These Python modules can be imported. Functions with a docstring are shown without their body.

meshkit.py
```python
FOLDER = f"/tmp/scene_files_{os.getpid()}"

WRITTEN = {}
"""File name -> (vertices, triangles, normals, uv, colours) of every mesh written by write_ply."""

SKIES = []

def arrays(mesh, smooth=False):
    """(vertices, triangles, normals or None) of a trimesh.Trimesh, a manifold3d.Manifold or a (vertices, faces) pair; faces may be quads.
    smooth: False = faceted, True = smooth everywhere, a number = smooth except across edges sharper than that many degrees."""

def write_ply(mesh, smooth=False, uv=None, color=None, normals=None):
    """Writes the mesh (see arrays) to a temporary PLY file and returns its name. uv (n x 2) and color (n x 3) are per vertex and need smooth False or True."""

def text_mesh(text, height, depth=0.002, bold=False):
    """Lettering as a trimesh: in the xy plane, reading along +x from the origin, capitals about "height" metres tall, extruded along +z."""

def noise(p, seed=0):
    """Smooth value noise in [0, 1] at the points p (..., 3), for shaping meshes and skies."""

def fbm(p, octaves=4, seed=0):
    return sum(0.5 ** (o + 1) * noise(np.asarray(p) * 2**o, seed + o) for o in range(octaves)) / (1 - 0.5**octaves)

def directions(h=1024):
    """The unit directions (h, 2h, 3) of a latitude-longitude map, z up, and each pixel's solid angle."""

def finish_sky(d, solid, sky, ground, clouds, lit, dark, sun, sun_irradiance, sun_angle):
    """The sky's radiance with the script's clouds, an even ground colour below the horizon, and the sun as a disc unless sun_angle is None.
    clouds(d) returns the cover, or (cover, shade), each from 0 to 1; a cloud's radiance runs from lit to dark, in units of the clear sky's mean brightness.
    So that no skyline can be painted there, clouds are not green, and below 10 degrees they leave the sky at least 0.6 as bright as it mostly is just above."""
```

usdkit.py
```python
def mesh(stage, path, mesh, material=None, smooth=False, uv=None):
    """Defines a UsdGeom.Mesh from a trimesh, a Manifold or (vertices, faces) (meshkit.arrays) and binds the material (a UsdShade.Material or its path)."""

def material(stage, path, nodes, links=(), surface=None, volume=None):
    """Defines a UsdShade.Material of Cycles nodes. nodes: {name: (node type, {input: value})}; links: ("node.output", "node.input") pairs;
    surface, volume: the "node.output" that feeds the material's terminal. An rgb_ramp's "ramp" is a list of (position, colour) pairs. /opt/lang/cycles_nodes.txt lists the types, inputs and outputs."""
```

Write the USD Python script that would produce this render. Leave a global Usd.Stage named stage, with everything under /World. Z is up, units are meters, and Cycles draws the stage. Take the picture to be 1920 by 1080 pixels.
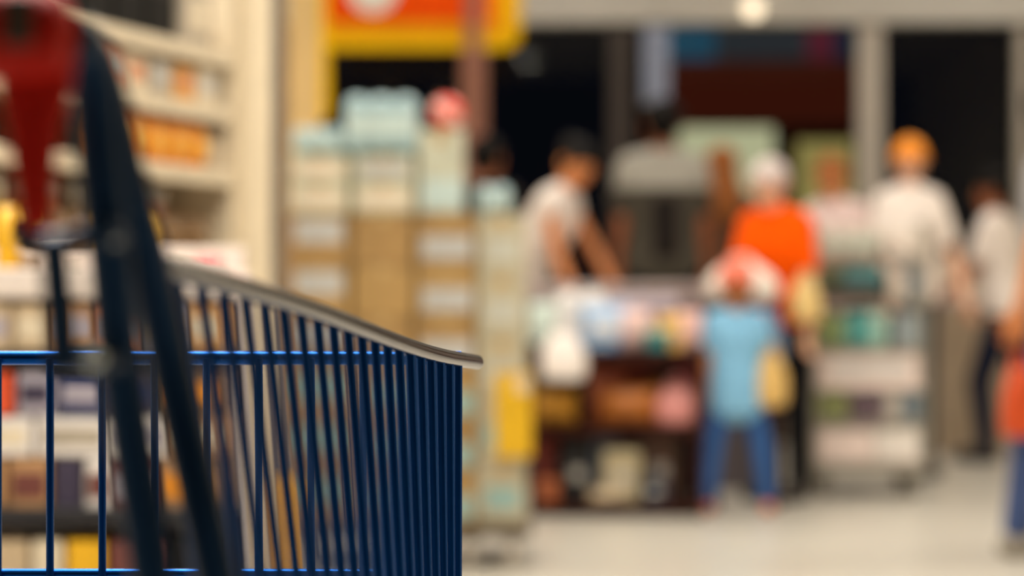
import math, random
import numpy as np, trimesh, usdkit, meshkit
import manifold3d as m3
from manifold3d import Manifold
from pxr import Usd, UsdGeom, UsdLux, UsdShade, Sdf, Gf

stage = Usd.Stage.CreateInMemory()
UsdGeom.SetStageUpAxis(stage, UsdGeom.Tokens.z)
UsdGeom.SetStageMetersPerUnit(stage, 1.0)
UsdGeom.Xform.Define(stage, '/World')
rng = random.Random(7)

# ------------------------------------------------------------------ camera
EYE = 0.92                     # the photographer crouches beside the cart
FPX = 1920 * 85.0 / 36.0
cam = UsdGeom.Camera.Define(stage, '/World/camera')
cam.AddTranslateOp().Set(Gf.Vec3d(0, 0, EYE))
cam.AddRotateXYZOp().Set(Gf.Vec3f(90, 0, 0))
cam.CreateFocalLengthAttr(85.0)
cam.CreateHorizontalApertureAttr(36.0)
cam.CreateFStopAttr(3.5)
cam.CreateFocusDistanceAttr(1.82)
cam.CreateClippingRangeAttr(Gf.Vec2f(0.05, 200))
cam.CreateExposureAttr(0.0)

def srgb(c):
    return tuple(((v / 255.0) / 12.92 if v <= 10 else ((v / 255.0 + 0.055) / 1.055) ** 2.4) for v in c)

# ------------------------------------------------------------------ sky: night outside the shop
usdkit.material(stage, '/World/Looks/night_sky', {'b': ('background_shader', {'color': (0.5, 0.6, 1.0), 'strength': 0.004})}, surface='b.background')
dome = UsdLux.DomeLight.Define(stage, '/World/night_sky')
UsdShade.MaterialBindingAPI.Apply(dome.GetPrim()).Bind(UsdShade.Material.Get(stage, '/World/Looks/night_sky'))
dome.CreateIntensityAttr(1.0)
dome.CreateColorAttr(Gf.Vec3f(0.002, 0.0024, 0.004))

# ------------------------------------------------------------------ the shop's ceiling lamps (rows of flat panels, plus two added fill lamps)
LAMP_Z = 3.52
LAMPS = [(x, y) for y in (6.2, 8.6, 11.0, 13.2) for x in (-2.2, 0.3, 2.8)] + [(-1.0, 4.5), (-0.35, 2.3)]  # last two are added to brighten the shelving and the cart rods
LAMP_POWER = 17.0
LAMP_COLOR = (1.0, 0.945, 0.855)

# ================================================================== helpers
def X(px, d):
    return (px - 960.0) * d / FPX
def Z(py, d):
    return EYE - (py - 540.0) * d / FPX

_used = {}
def numbered(parent, name):
    k = (parent, name)
    n = _used.get(k, 0)
    _used[k] = n + 1
    return name if n == 0 else f'{name}_{n:03d}'

def path_of(p):
    return p if isinstance(p, str) else str(p.GetPath())

def setdata(prim, **kw):
    for k, v in kw.items():
        if v is not None:
            prim.SetCustomDataByKey(k, v)

def thing(name, label, cat, loc=(0, 0, 0), rotz=0.0, group=None, kind=None):
    x = UsdGeom.Xform.Define(stage, '/World/' + numbered('/World', name))
    x.AddTranslateOp().Set(Gf.Vec3d(*map(float, loc)))
    x.AddRotateZOp().Set(float(rotz))
    setdata(x.GetPrim(), label=label, category=cat, group=group, kind=kind)
    return x.GetPrim()

def part(name, mesh, m, parent, smooth=30, label=None, kind=None):
    pp = path_of(parent)
    p = usdkit.mesh(stage, pp + '/' + numbered(pp, name), mesh, m, smooth=smooth).GetPrim()
    setdata(p, label=label, kind=kind)
    return p

def struct(name, mesh, m, label=None, smooth=30):
    p = usdkit.mesh(stage, '/World/' + numbered('/World', name), mesh, m, smooth=smooth).GetPrim()
    setdata(p, kind='structure', label=label, category=name.split('_')[0])
    return p

def dup(root, loc, rotz, label=None, group=None):
    was = root.GetCustomData()
    base = root.GetName()
    if base[-4:-3] == '_' and base[-3:].isdigit():
        base = base[:-4]
    r = thing(base, label or was['label'], was['category'], loc, rotz, group or was.get('group'))
    r.GetReferences().AddInternalReference(root.GetPath())
    r.SetInstanceable(True)
    return r

# ------------------------------------------------------------------ materials
_mats = {}
def M(name, rgb, rough=0.5, metal=0.0, vary=0.10, scale=9.0, bump=0.0, spec=0.5, coat=0.0, sss=0.0):
    if name in _mats:
        return _mats[name]
    c = np.array(srgb(rgb))
    lo, hi = tuple(np.clip(c * (1 - vary), 0, 1)), tuple(np.clip(c * (1 + vary), 0, 1))
    nodes = {'tc': ('texture_coordinate', {}), 'n': ('noise_texture', {'scale': float(scale), 'detail': 3.0}),
             'r': ('rgb_ramp', {'ramp': [(0.3, lo), (0.7, hi)]}),
             'p': ('principled_bsdf', {'roughness': float(rough), 'metallic': float(metal), 'specular_ior_level': float(spec), 'coat_weight': float(coat)})}
    links = [('tc.object', 'n.vector'), ('n.fac', 'r.fac'), ('r.color', 'p.base_color')]
    if sss:
        nodes['p'][1].update({'subsurface_weight': float(sss), 'subsurface_scale': 0.01})
    if bump:
        nodes['nb'] = ('noise_texture', {'scale': float(scale * 12), 'detail': 4.0})
        nodes['b'] = ('bump', {'strength': float(bump), 'distance': 0.004})
        links += [('tc.object', 'nb.vector'), ('nb.fac', 'b.height'), ('b.normal', 'p.normal')]
    _mats[name] = usdkit.material(stage, '/World/Looks/' + name, nodes, links, surface='p.BSDF')
    return _mats[name]

def EM(name, rgb, strength):
    if name not in _mats:
        _mats[name] = usdkit.material(stage, '/World/Looks/' + name, {'e': ('emission', {'color': srgb(rgb), 'strength': float(strength)})}, surface='e.emission')
    return _mats[name]

def glass():
    if 'window_glass' not in _mats:
        _mats['window_glass'] = usdkit.material(stage, '/World/Looks/window_glass',
            {'f': ('fresnel', {'IOR': 1.24}), 't': ('transparent_bsdf', {'color': (0.9, 0.92, 0.92)}), 'g': ('glossy_bsdf', {'color': (1, 1, 1), 'roughness': 0.02}), 'm': ('mix_closure', {})},
            [('f.fac', 'm.fac'), ('t.BSDF', 'm.closure1'), ('g.BSDF', 'm.closure2')], surface='m.closure')
    return _mats['window_glass']

# ------------------------------------------------------------------ shapes
def cat(*ms):
    return trimesh.util.concatenate([tri(m) for m in ms])
def tri(m):
    if isinstance(m, Manifold):
        k = m.to_mesh()
        return trimesh.Trimesh(k.vert_properties[:, :3], k.tri_verts, process=False)
    return m
def moved(m, x=0, y=0, z=0, rx=0, ry=0, rz=0):
    m = tri(m).copy()
    for a, ax in ((rx, (1, 0, 0)), (ry, (0, 1, 0)), (rz, (0, 0, 1))):
        if a:
            m.apply_transform(trimesh.transformations.rotation_matrix(math.radians(a), ax))
    m.apply_translation((x, y, z))
    return m
def box(w, d, h, x=0, y=0, z=0, c=0.003):
    """A box with chamfered edges; x, y are its centre, z its underside."""
    c = min(c, 0.3 * min(w, d, h))
    pts = []
    for sx in (-1, 1):
        for sy in (-1, 1):
            for sz in (-1, 1):
                for k in range(3):
                    e = [w / 2 - c, d / 2 - c, h / 2 - c]
                    e[k] += c
                    pts.append((sx * e[0], sy * e[1], sz * e[2]))
    return moved(Manifold.hull_points(np.array(pts, float)), x, y, z + h / 2)
def slab(x0, x1, y0, y1, z0, z1, c=0.004):
    return box(abs(x1 - x0), abs(y1 - y0), abs(z1 - z0), (x0 + x1) / 2, (y0 + y1) / 2, min(z0, z1), c)
def rbox(w, d, h, r, x=0, y=0, z=0, seg=12):
    r = min(r, 0.49 * min(w, d, h))
    s = Manifold.sphere(r, seg)
    return moved(Manifold.batch_hull([s.translate((sx * (w / 2 - r), sy * (d / 2 - r), sz * (h / 2 - r))) for sx in (-1, 1) for sy in (-1, 1) for sz in (-1, 1)]), x, y, z + h / 2)
def lathe(profile, seg=24, x=0, y=0, z=0):
    return moved(trimesh.creation.revolve(np.array(profile, float), sections=seg), x, y, z)
def cyl(r, h, x=0, y=0, z=0, seg=20, c=0.15):
    e = min(r, h) * c
    return lathe([(0, 0), (r - e, 0), (r, e), (r, h - e), (r - e, h), (0, h)], seg, x, y, z)
def tube(pts, r, sides=10):
    p = np.asarray(pts, float)
    rr = np.broadcast_to(np.asarray(r, float), (len(p),))
    t = np.gradient(p, axis=0)
    t /= np.linalg.norm(t, axis=1, keepdims=True) + 1e-12
    ref = np.array([0, 0, 1.0]) if abs(t[0][2]) < 0.9 else np.array([1.0, 0, 0])
    V = []
    ang = np.arange(sides) * 2 * np.pi / sides
    for i in range(len(p)):
        a = np.cross(t[i], ref); a /= np.linalg.norm(a) + 1e-12
        b = np.cross(t[i], a)
        ref = np.cross(a, t[i]) if i else ref
        V.append(p[i] + rr[i] * (np.cos(ang)[:, None] * a + np.sin(ang)[:, None] * b))
    V = np.vstack(V + [p[:1], p[-1:]])
    F = []
    n = len(p)
    for i in range(n - 1):
        for j in range(sides):
            k = (j + 1) % sides
            F += [(i * sides + j, i * sides + k, (i + 1) * sides + k), (i * sides + j, (i + 1) * sides + k, (i + 1) * sides + j)]
    for j in range(sides):
        k = (j + 1) % sides
        F += [(n * sides, k, j), (n * sides + 1, (n - 1) * sides + j, (n - 1) * sides + k)]
    m = trimesh.Trimesh(V, F, process=False)
    if m.volume < 0:
        m.invert()
    return m
def spline(pts, n=24):
    from scipy.interpolate import CubicSpline
    p = np.asarray(pts, float)
    s = np.r_[0, np.cumsum(np.linalg.norm(np.diff(p, axis=0), axis=1))]
    return CubicSpline(s, p)(np.linspace(0, s[-1], n))
def pillow(w, d, h, nx=10, nz=12, puff=0.55):
    """A filled soft packet standing on its lower seal: flat seals at both ends, bulging between."""
    V, F = [], []
    for side in (1, -1):
        for i in range(nz + 1):
            v = i / nz
            for j in range(nx + 1):
                u = j / nx * 2 - 1
                t = (max(0.0, 1 - abs(u) ** 3) ** 0.6) * (max(0.0, math.sin(math.pi * min(max(v, 0.0), 1))) ** puff)
                ww = w / 2 * (1 - 0.06 * math.sin(math.pi * v))
                V.append((u * ww, -side * (0.0015 + (d / 2 - 0.0015) * t), v * h))
    n = (nx + 1) * (nz + 1)
    for s in (0, 1):
        for i in range(nz):
            for j in range(nx):
                a = s * n + i * (nx + 1) + j
                q = (a, a + 1, a + nx + 2, a + nx + 1)
                if s:
                    q = q[::-1]
                F += [(q[0], q[1], q[2]), (q[0], q[2], q[3])]
    def stitch(idx, flip):
        for a, b in zip(idx[:-1], idx[1:]):
            q = (a, b, b + n, a + n)
            if flip:
                q = q[::-1]
            F.extend([(q[0], q[1], q[2]), (q[0], q[2], q[3])])
    R = nx + 1
    stitch(list(range(R)), True); stitch([nz * R + j for j in range(R)], False)
    stitch([i * R for i in range(nz + 1)], False); stitch([i * R + nx for i in range(nz + 1)], True)
    m = trimesh.Trimesh(V, F, process=True)
    trimesh.repair.fix_normals(m)
    return m

# ================================================================== large structure: floor, ceiling, walls, glazed front
WIN_Y = 14.5
cream = M('wall_paint', (226, 212, 186), 0.7, vary=0.04, bump=0.05)
floor_m = M('polished_floor', (196, 190, 178), 0.32, vary=0.06, scale=1.3, spec=0.5)
struct('floor', slab(-4.2, 5.2, -2.0, WIN_Y + 0.1, -0.06, 0.0), floor_m, 'pale cream polished shop floor')
struct('ceiling', slab(-4.2, 5.2, -2.0, WIN_Y + 0.1, 3.62, 3.70), M('ceiling_paint', (205, 196, 180), 0.8, vary=0.03), 'pale ceiling over the shop')
struct('wall_left', slab(-4.2, -4.1, -2.0, WIN_Y + 0.1, 0, 3.62), cream, 'cream wall behind the shelving')
struct('wall_right', slab(5.1, 5.2, -2.0, WIN_Y + 0.1, 0, 3.62), cream, 'cream wall on the right of the shop')
alu = M('mullion_paint', (174, 165, 154), 0.45, vary=0.04)
alu_dark = M('bronze_mullion_paint', (150, 104, 86), 0.45, vary=0.05)
HZ = Z(45, WIN_Y)
struct('wall_back', slab(-4.1, 5.1, WIN_Y - 0.10, WIN_Y + 0.10, HZ, 3.62), M('header_paint', (184, 180, 172), 0.6, vary=0.04), 'beige header wall above the shop windows')
sill_m = M('sill_paint', (120, 108, 94), 0.5)
struct('trim', slab(-4.1, 5.1, WIN_Y - 0.08, WIN_Y + 0.08, 0.0, 0.12), sill_m, 'low kerb under the shop windows')
mull = [(-300, 40, alu), (205, 30, alu), (545, 40, alu_dark), (888, 46, alu_dark), (1162, 40, M('dark_mullion_paint', (48, 37, 30), 0.5)), (1630, 46, alu), (1916, 22, alu), (2320, 46, alu)]
for i, (px, w, m) in enumerate(mull):
    x = X(px, WIN_Y); hw = w / 2 * WIN_Y / FPX
    struct('trim', slab(x - hw, x + hw, WIN_Y - 0.06, WIN_Y + 0.06, 0.12, HZ), m, 'upright window post of the glazed shop front')
edges = [-4.1] + [X(m[0], WIN_Y) for m in mull] + [5.1]
for i in range(len(edges) - 1):
    w = UsdGeom.Xform.Define(stage, f'/World/window_{i + 1}').GetPrim()
    setdata(w, kind='structure', label='dark shop front window with night outside', category='window')
    a, b = edges[i], edges[i + 1]
    part('pane', slab(a + 0.03, b - 0.03, WIN_Y - 0.006, WIN_Y + 0.006, 0.12, HZ, 0.001), glass(), w)
    part('bottom_rail', slab(a + 0.03, b - 0.03, WIN_Y - 0.03, WIN_Y + 0.03, 0.12, 0.18), sill_m, w)

# lamps
lamp_house = M('lamp_housing', (230, 228, 220), 0.5)
for i, (x, y) in enumerate(LAMPS):
    where = ('added over the space before the shelving to brighten it' if y > 3 else 'added right above the shopping cart to light its rods') if y < 5 else ['left', 'middle', 'right'][i % 3] + ' one in the ' + ['first', 'second', 'third', 'last'][i // 3] + ' row from the camera'
    t = thing('ceiling_lamp', 'flat white ceiling lamp, ' + where, 'lamp', (x, y, LAMP_Z), 0, 'ceiling lamps above the shop')
    part('housing', slab(-0.62, 0.62, -0.32, 0.32, 0.01, 0.10), lamp_house, t)
    L = UsdLux.RectLight.Define(stage, path_of(t) + '/lamp_light')
    L.CreateWidthAttr(1.15); L.CreateHeightAttr(0.55)
    for k_ in range(4):  # unseen skirt added to block the lamp reflection in the windows
        part('added_skirt', slab(*([-0.62, 0.62, -0.32, -0.30] if k_ == 0 else [-0.62, 0.62, 0.30, 0.32] if k_ == 1 else [-0.62, -0.60, -0.30, 0.30] if k_ == 2 else [0.60, 0.62, -0.30, 0.30]), -0.09, 0.01), lamp_house, t)
    L.CreateIntensityAttr(LAMP_POWER * (0.62 if y > 13 else 0.9 if y > 10 else 1.3 if y > 8 else 1.0 if y > 5 else 2.2 if y > 3 else 4.5))
    L.CreateColorAttr(Gf.Vec3f(*LAMP_COLOR))

# ================================================================== the shopping cart in front
blue = M('cart_blue_coating', (0, 70, 146), 0.33, 0.88, vary=0.05)
navy = M('cart_navy_coating', (3, 36, 66), 0.42, 0.8, vary=0.05)
chrome = M('rim_steel', (92, 90, 92), 0.16, 1.0, vary=0.05, scale=30)
red = M('handle_red_plastic', (190, 24, 6), 0.55, vary=0.06, spec=0.15)
grey_pl = M('grey_plastic', (70, 60, 50), 0.5)
zinc = M('bolt_zinc', (205, 208, 205), 0.25, 1.0)
rubber = M('castor_rubber', (40, 40, 42), 0.7)

CX, CY = -0.0419, 1.9                       # the front right corner, in plan
TY = math.tan(math.radians(8.6))
def side(y, z):                             # a point on the right side panel
    lo = CX - 0.0005 + 0.115 * (y - CY)
    hi = CX + TY * (y - CY)
    t = (0.87 - z) / 0.175
    return (hi + (lo - hi) * t, y, z)
def px_y(px):                               # depth along the side panel at which it crosses a given bearing
    return (960 * 0 + (CX - TY * CY)) / ((px - 960) / FPX - TY)
rim_px = [(255, 487), (313, 502), (380, 519), (480, 548), (520, 560), (580, 580), (663, 612), (747, 644), (830, 669), (880, 677), (893, 679)]
rim_pts = []
for px, py in rim_px:
    y = px_y(px)
    rim_pts.append((X(px, y), y, Z(py, y)))
rim_line = spline(rim_pts, 60)
def rim_z(y):
    return float(np.interp(y, rim_line[:, 1], rim_line[:, 2]))

cart = thing('shopping_cart', 'dark blue wire shopping cart with red handle end in the near foreground', 'shopping cart', (0, 0, 0))
part('rim', tube(rim_line, 0.0062, 16), chrome, cart, label='curved steel rim of the basket side')
BOT = 0.56
ny = 21
for k in range(ny):
    y = CY - 0.003 - 0.0386 * k
    if y < 1.09:
        break
    part('side_wire', tube([side(y, BOT), side(y, 0.70), side(y, 0.80), side(y, rim_z(y) - 0.003)], 0.0037, 10), blue, cart)
FL = CX - 0.52
z_top, z_mid = Z(671, CY), Z(1076, CY)
for z, r in ((z_top, 0.0056), (z_mid, 0.0042), (BOT, 0.0045)):
    part('front_rail', tube([(FL, CY, z), (FL * 0.5, CY, z), (CX + 0.002, CY, z)], r, 16), blue, cart)
for k in range(-4, 8):
    x = X(97 + 97.5 * k, CY)
    if x > FL:
        part('front_wire', tube([(x, CY - 0.007, BOT), (x, CY - 0.007, 0.75), (x, CY - 0.007, z_top)], 0.0031, 10), blue, cart)
# side rails and the far side, floor of the basket
part('side_rail', tube([side(1.07, BOT), side(1.5, BOT), side(CY, BOT)], 0.0045, 10), blue, cart)
LOFF = -0.52
def lside(y, z):
    return (FL + TY * (y - CY), y, z)
for k in range(ny):
    y = CY - 0.003 - 0.0386 * k
    if y < 1.09:
        break
    part('side_wire', tube([lside(y, BOT), lside(y, 0.75), lside(y, rim_z(y) - 0.003)], 0.0033, 8), blue, cart)
part('rim', tube(rim_line + np.array([LOFF, 0, 0]), 0.0062, 12), chrome, cart)
part('side_rail', tube([lside(1.07, BOT), lside(1.5, BOT), lside(CY, BOT)], 0.0045, 8), blue, cart)
for k in range(9):
    y = CY - 0.09 * k - 0.05
    a, b = lside(y, BOT), side(y, BOT)
    part('floor_wire', tube([a, ((a[0] + b[0]) / 2, y, BOT), b], 0.003, 8), blue, cart)
# handle posts: two tubes that meet under the handle and run down along the basket's rear corner
def ray(px, py, d):
    return (X(px, d), d, Z(py, d))
postA = spline([ray(128, 62, .946), ray(160, 88, .960), ray(178, 200, .975), ray(190, 340, .985), ray(208, 500, 1.0), ray(222, 650, 1.015), ray(255, 880, 1.03), ray(285, 1080, 1.04)], 24)
postB = spline([ray(132, 66, .948), ray(174, 112, .968), ray(205, 210, .985), ray(236, 345, 1.0), ray(275, 480, 1.02), ray(308, 630, 1.04), ray(362, 880, 1.055), ray(405, 1080, 1.065)], 24)
for pl in (postA, postB):
    end = pl[-1]
    part('handle_post', tube(np.vstack([pl, end + (pl[-1] - pl[-2]) * 2.0, [end[0] + 0.03, end[1] + 0.06, 0.45], [end[0] + 0.05, end[1] + 0.1, 0.20]]), 0.0094, 14), navy, cart)
web = np.array([postA[2], postA[11], postB[11], postB[2]])
part('post_gusset', Manifold.batch_hull([Manifold.sphere(0.0045, 10).translate(tuple(q)) for q in (postA[2], postA[10], postB[9], postB[2])]), navy, cart)
# inner upright with its hook, which carries the red end piece
hook = spline([ray(28, 428, .955), ray(58, 448, .957), ray(100, 458, .96), ray(140, 446, .962), ray(175, 436, .965), ray(215, 455, .985)], 22)
part('hook', tube(hook, 0.0042, 12), navy, cart)
up = spline([ray(98, 440, .958), ray(106, 520, .962), ray(113, 600, .966), ray(120, 684, .97)], 12)
part('inner_post', tube(up, 0.0062, 12), navy, cart)
part('joint', tube([ray(112, 672, .968), ray(170, 676, .99), ray(226, 680, 1.015)], 0.0062, 12), navy, cart)
for q, r in ((ray(176, 672, .972), 0.0045), (ray(217, 452, .972), 0.0017)):
    b_ = part('bolt', moved(Manifold.sphere(r, 20), *q), M('bolt_pale', (200, 208, 206), 0.25, 0.3), cart, label='shiny round bolt head')
# red handle bar and end bracket
hb = ray(72, 60, .94)
xs = [hb[0] - 0.55, hb[0] - 0.3, hb[0] - 0.02, hb[0] + 0.002, hb[0] + 0.010, hb[0] + 0.014]
h = part('handle', tube([(x, hb[1], hb[2]) for x in xs], [0.019, 0.019, 0.019, 0.0185, 0.015, 0.006], 24), red, cart, label='red plastic handle')
part('grip_plate', rbox(0.011, 0.004, 0.02, 0.0018, X(32, .92), hb[1] - 0.0185, Z(85, .92)), grey_pl, h)
def oval(px, py, d, w, t):
    x, y, z = ray(px, py, d)
    return [Manifold.sphere(t, 12).translate((x + s * max(0, (w / 2 * d / FPX) - t), y, z)) for s in (-1, 1)]
br = []
secs = [(70, 80, .945, 156), (66, 170, .948, 138), (62, 250, .95, 100), (64, 340, .952, 76), (68, 405, .954, 66)]
for a, b in zip(secs[:-1], secs[1:]):
    br.append(Manifold.batch_hull(oval(*a, 0.006) + oval(*b, 0.006)))
part('handle_bracket', Manifold.batch_boolean(br, m3.OpType.Add), red, cart, label='tapered red plastic end piece below the handle')
# chassis and castors (below the picture)
lo = [(side(1.16, BOT)[0], 1.18, 0.2), (lside(1.16, BOT)[0], 1.18, 0.2), (lside(1.8, BOT)[0] + 0.05, 1.86, 0.2), (side(1.8, BOT)[0] - 0.05, 1.86, 0.2)]
part('chassis', cat(*[tube([lo[i], tuple((np.array(lo[i]) + np.array(lo[(i + 1) % 4])) / 2), lo[(i + 1) % 4]], 0.011, 12) for i in range(4)]), navy, cart)
for i, q in enumerate(lo):
    top = (side if i in (0, 3) else lside)(q[1], BOT)
    part('chassis_post', tube([q, ((q[0] + top[0]) / 2, q[1], 0.4), top], 0.008, 10), navy, cart)
    part('castor_fork', slab(q[0] - 0.016, q[0] + 0.016, q[1] - 0.02, q[1] + 0.02, 0.09, 0.2), zinc, cart)
    part('castor_wheel', moved(cyl(0.058, 0.026, z=-0.013), q[0], q[1], 0.058, ry=90), rubber, cart)

# ================================================================== product builders
paper = M('label_paper', (206, 204, 200), 0.6)
tape_m = M('packing_tape', (190, 160, 110), 0.25)

def carton(name, label, catg, loc, rz, w, d, h, body, lab=None, lrect=(0, 0.6, 0.8, 0.5), group=None, tape=True):
    """A closed carton standing on z = 0, front at -y; a printed label on its front, tape over its top."""
    t = thing(name, label, catg, loc, rz, group)
    part('body', box(w, d, h - 0.002, 0, 0, 0, 0.004), body, t)
    if lab is not None:
        fx, fz, fw, fh = lrect
        part('printed_label', box(w * fw, 0.003, h * fh, fx * w, -d / 2 - 0.0005, h * (fz - fh / 2), 0.0008), lab, t)
    if tape:
        part('tape', cat(box(0.04, d * 0.98, 0.002, 0, 0, h - 0.002, 0.0005), box(0.04, 0.002, h * 0.18, 0, -d / 2, h * 0.81, 0.0005)), tape_m, t)
    return t

def packet(name, label, catg, loc, rz, w, d, h, body, lab=None, group=None):
    t = thing(name, label, catg, loc, rz, group)
    part('body', pillow(w, d, h), body, t, smooth=60)
    for z_ in (h - 0.012, 0):
        part('seal', box(w * 0.98, 0.003, 0.012, 0, 0, z_, 0.0006), body, t)
    if lab is not None:
        g = pillow(w, d, h)
        v = g.vertices.copy()
        keep = [f for f in g.faces if all(abs(v[i][0]) < w * 0.36 and h * 0.2 < v[i][2] < h * 0.72 and v[i][1] < 0 for i in f)]
        if keep:
            s = trimesh.Trimesh(v, keep, process=False); s.remove_unreferenced_vertices()
            o = s.copy(); o.vertices += np.array([0, -0.0025, 0])
            part('printed_label', o, lab, t, smooth=60)
    return t

def wrapped_pack(name, label, catg, loc, rz, w, d, h, body, band=None, group=None, nx=3, nz=1):
    """A shrink-wrapped block of round units: bulging rounded cells with a band of print round the middle."""
    t = thing(name, label, catg, loc, rz, group)
    cells = [rbox(w / nx * 1.02, d, h / nz * 1.02, min(w / nx, h / nz) * 0.42, -w / 2 + (i + 0.5) * w / nx, 0, j * h / nz, 10) for i in range(nx) for j in range(nz)]
    part('body', cat(*cells), body, t, smooth=50)
    if band is not None:
        part('printed_band', box(w * 0.96, d + 0.004, h * 0.4, 0, 0, h * 0.3, 0.004), band, t)
    return t

def shopping_bag(name, label, catg, loc, rz, w, d, h, body, group=None):
    """A soft carrier bag: a bulging body that narrows to a gathered top with two handle loops."""
    t = thing(name, label, catg, loc, rz, group)
    prof = [(0.80, 0.0), (0.96, 0.06), (1.0, 0.3), (0.92, 0.6), (0.66, 0.85), (0.42, 1.0)]
    V, F, n = [], [], 20
    for k, (s, v) in enumerate(prof):
        for j in range(n):
            a = 2 * math.pi * j / n
            q = s * (1 + 0.05 * math.sin(3 * a + k) + 0.03 * math.sin(7 * a - k))
            V.append((w / 2 * q * math.copysign(abs(math.cos(a)) ** 0.7, math.cos(a)), d / 2 * q * math.copysign(abs(math.sin(a)) ** 0.7, math.sin(a)), v * h))
    V += [(0, 0, 0), (0, 0, h * 0.96)]
    K = len(prof)
    for k in range(K - 1):
        for j in range(n):
            i = (j + 1) % n
            F += [(k * n + j, k * n + i, (k + 1) * n + i), (k * n + j, (k + 1) * n + i, (k + 1) * n + j)]
    for j in range(n):
        i = (j + 1) % n
        F += [(K * n, i, j), (K * n + 1, (K - 1) * n + j, (K - 1) * n + i)]
    m = trimesh.Trimesh(V, F, process=False)
    part('body', m, body, t, smooth=70)
    for s in (-1, 1):
        y = s * d * 0.12
        part('handle_loop', tube(spline([(-w * 0.16, y, h * 0.97), (-w * 0.12, y * 1.2, h * 1.10), (0, y * 1.3, h * 1.16), (w * 0.12, y * 1.2, h * 1.10), (w * 0.16, y, h * 0.97)], 12), 0.006, 8), body, t)
    return t

def tub(name, label, catg, loc, r, h, body, lid, group=None):
    t = thing(name, label, catg, loc, 0, group)
    part('body', lathe([(0, 0), (r * 0.86, 0), (r * 0.9, h * 0.05), (r, h * 0.8), (0, h * 0.8)], 24), body, t)
    part('lid', lathe([(0, h * 0.8), (r * 1.04, h * 0.8), (r * 1.06, h * 0.84), (r * 1.04, h * 0.97), (r * 0.9, h), (0, h)], 24), lid, t)
    return t

def bottle(name, label, catg, loc, r, h, body, cap, group=None):
    t = thing(name, label, catg, loc, 0, group)
    part('body', lathe([(0, 0), (r * 0.9, 0), (r, h * 0.04), (r, h * 0.58), (r * 0.8, h * 0.72), (r * 0.36, h * 0.84), (r * 0.36, h * 0.9), (0, h * 0.9)], 20), body, t)
    part('cap', lathe([(0, h * 0.88), (r * 0.45, h * 0.88), (r * 0.45, h), (0, h)], 16), cap, t)
    return t

# ================================================================== left: tall shelving that runs away beside the pillar
shelf_cream = M('shelf_cream_metal', (224, 208, 180), 0.45, vary=0.04)
G0, GDX = 4.86, 0.285
GANG = math.degrees(math.atan2(1.0, GDX))
GL = (6.02 - G0) * math.hypot(1, GDX)
gon = thing('shelving_unit', 'tall cream supermarket shelving receding along the left side', 'shelf', (-2.412 + GDX * G0, G0, 0), GANG)
def along(y):
    return (y - G0) * math.hypot(1, GDX)
part('back_panel', slab(0, GL, 0.46, 0.49, 0.02, 2.2), shelf_cream, gon)
part('base', slab(0, GL, 0.0, 0.46, 0, 0.12), shelf_cream, gon)
part('end_panel', slab(GL, GL + 0.02, 0.0, 0.49, 0, 2.2), shelf_cream, gon)
LEV = [0.50, 0.985, 1.205, 1.36, 1.50]
for z in LEV:
    b = part('shelf_board', slab(0.0, GL, 0.012, 0.46, z - 0.022, z), shelf_cream, gon)
    part('price_rail', slab(0.0, GL, 0.0, 0.012, z - 0.034, z + 0.006, 0.002), shelf_cream, b)
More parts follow.
